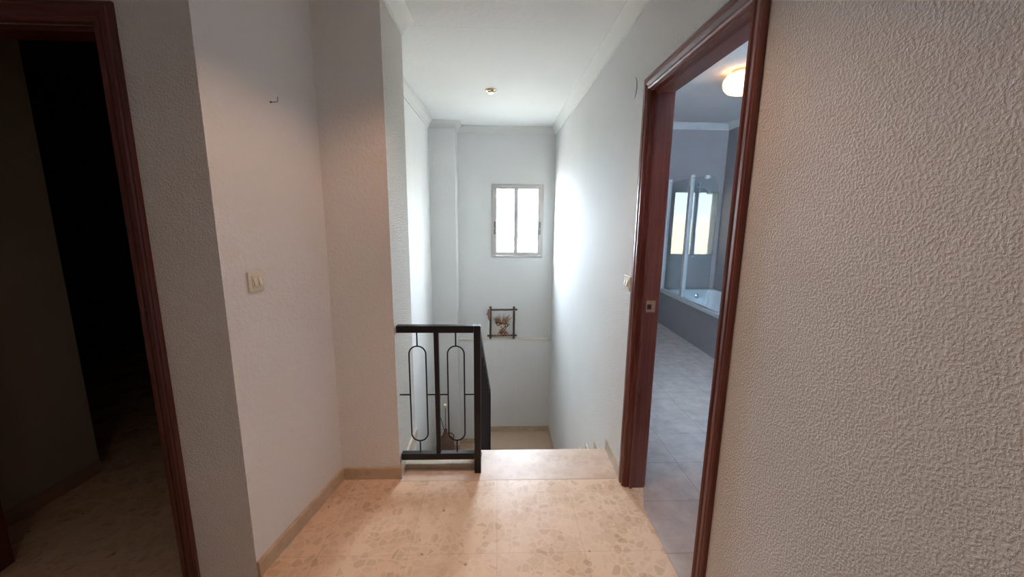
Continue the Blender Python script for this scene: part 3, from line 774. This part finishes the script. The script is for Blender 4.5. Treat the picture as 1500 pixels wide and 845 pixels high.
# hand shower on riser bar
M_SHW = NT('brushed_chrome', .3, lin(170, 176, 184), .5, .6).m
hs = thing('shower_rail', 'chrome shower riser with curved arm in front of the frosted window', 'shower', (2.806, BY1-.05, 1.1))
bm = bm_new(); tube(bm, [(2.806, BY1-.05, .95), (2.806, BY1-.05, 2.0)], .007, 10); obj('riser_bar', bm, M_SHW, hs, sm=True)
for z in (.965, 1.985):
    bm = bm_new(); tube(bm, [(2.806, BY1-.052, z), (2.806, BY1, z)], .012, 12); obj('bracket', bm, M_SHW, hs, sm=True)
bm = bm_new(); tube(bm, [(2.746, BY1-.07, 1.928), (2.816, BY1-.07, 1.93), (2.866, BY1-.08, 1.925), (2.90, BY1-.09, 1.905), (2.92, BY1-.10, 1.87)], [.007, .008, .008, .010, .016], 10); obj('shower_arm', bm, M_SHW, hs, sm=True)
bm = bm_new(); lathe(bm, [(.018, 0), (.036, -.02), (.036, -.03), (.004, -.031)], (2.927, BY1-.105, 1.87), 20, 'z'); obj('shower_head', bm, M_SHW, hs, sm=True)
# ceiling lamp in bathroom
LXc, LYc = 2.13, 3.66
lamp = thing('ceiling_lamp', 'round opal glass ceiling lamp glowing in the bathroom', 'lamp', (LXc, LYc, BZ))
bm = bm_new(); lathe(bm, [(.085, BZ), (.085, BZ-.018), (.078, BZ-.024)], (LXc, LYc, 0), 36); obj('ceiling_plate', bm, M_GOLD, lamp, sm=True)
bm = bm_new(); lathe(bm, [(.080, BZ-.022), (.120, BZ-.040), (.145, BZ-.075), (.150, BZ-.105), (.140, BZ-.145), (.108, BZ-.180), (.060, BZ-.198), (.006, BZ-.203)], (LXc, LYc, 0), 40); sh = obj('lamp_shade', bm, M_OPAL, lamp, sm=True); sh['label'] = 'warm glowing opal glass shade'

# ---------------------------------------------------------------- outside
M_OUT = NT('outside_render', .9, lin(238, 227, 203), .2).m
M_GND = NT('outside_ground', .9, lin(168, 164, 156), .2).m
bm = bm_new(); box(bm, 1.3, 14, 8.6, 8.9, LOW, 1.50); struct('exterior_wall', bm, M_OUT)
bm = bm_new(); box(bm, -30, 30, YB+.5, 40, LOW-.4, LOW-.1); struct('ground_outside', bm, M_GND)

# ---------------------------------------------------------------- light
wd = bpy.data.worlds.new('world'); S.world = wd; wd.use_nodes = True
bg = wd.node_tree.nodes['Background']; bg.inputs[0].default_value = (.73, .87, 1.0, 1); bg.inputs[1].default_value = 60.0
def light(name, kind, loc, energy, col, rot=None, **kw):
    l = bpy.data.lights.new(name, kind); l.energy = energy; l.color = col
    for k, v in kw.items(): setattr(l, k, v)
    o = bpy.data.objects.new(name, l); COL.objects.link(o); o.location = loc
    if rot: o.rotation_euler = rot
    return o
sun = light('sun', 'SUN', (0, 0, 10), 190.0, (1, .93, .82), (math.radians(38), 0, math.radians(-12)), angle=.01)
def portal(x0, x1, z0, z1, y):
    l = bpy.data.lights.new('window_portal', 'AREA'); l.shape = 'RECTANGLE'; l.size = x1-x0; l.size_y = z1-z0
    l.cycles.is_portal = True
    o = bpy.data.objects.new('window_portal', l); COL.objects.link(o); o.location = ((x0+x1)/2, y, (z0+z1)/2)
    o.rotation_euler = (math.radians(-90), 0, 0)
portal(wx0, wx1, wz0, wz1, YB+.07)
portal(bwx0, bwx1, bwz0, bwz1, BY1+.075)
light('hall_downlight_beam', 'SPOT', (-.10, 1.40, CEIL-.045), 13, (1, .58, .38), (0, 0, 0), spot_size=math.radians(125), spot_blend=.45, shadow_soft_size=.03)
light('hall_downlight_core', 'SPOT', (-.10, 1.40, CEIL-.045), 27, (1, .58, .34), (0, 0, 0), spot_size=math.radians(66), spot_blend=1.0, shadow_soft_size=.03)
light('rear_fill_beam', 'SPOT', (-.30, -.6, CEIL-.045), 4.2, (1, .62, .40), (0, 0, 0), spot_size=math.radians(140), spot_blend=.6, shadow_soft_size=.03)  # added fill light for the hall, out of view
light('stair_downlight_beam', 'SPOT', (-.066, 3.735, CEIL-.045), 4, (1, .82, .62), (0, 0, 0), spot_size=math.radians(120), spot_blend=.6, shadow_soft_size=.03)

# ---------------------------------------------------------------- camera
cam = bpy.data.cameras.new('camera'); co = bpy.data.objects.new('camera', cam); COL.objects.link(co)
f_, pit, yaw, roll = 579.098696, .179056095, .0371018717, .0108598479
cam.sensor_width = 36; cam.lens = f_*36/1500; cam.clip_start = .02
cp, sp_, cy, sy = math.cos(pit), math.sin(pit), math.cos(yaw), math.sin(yaw)
F = Vector((sy*cp, cy*cp, -sp_)); R = Vector((cy, -sy, 0)); U = R.cross(F)
R2 = R*math.cos(roll)+U*math.sin(roll); U2 = -R*math.sin(roll)+U*math.cos(roll)
M = Matrix((R2, U2, -F)).transposed().to_4x4(); M.translation = Vector((0, 0, 1.5))
co.matrix_world = M
S.camera = co
S.view_settings.view_transform = 'Standard'; S.view_settings.look = 'None'
S.view_settings.exposure = .85; S.view_settings.gamma = 1; S.view_settings.use_curve_mapping = False
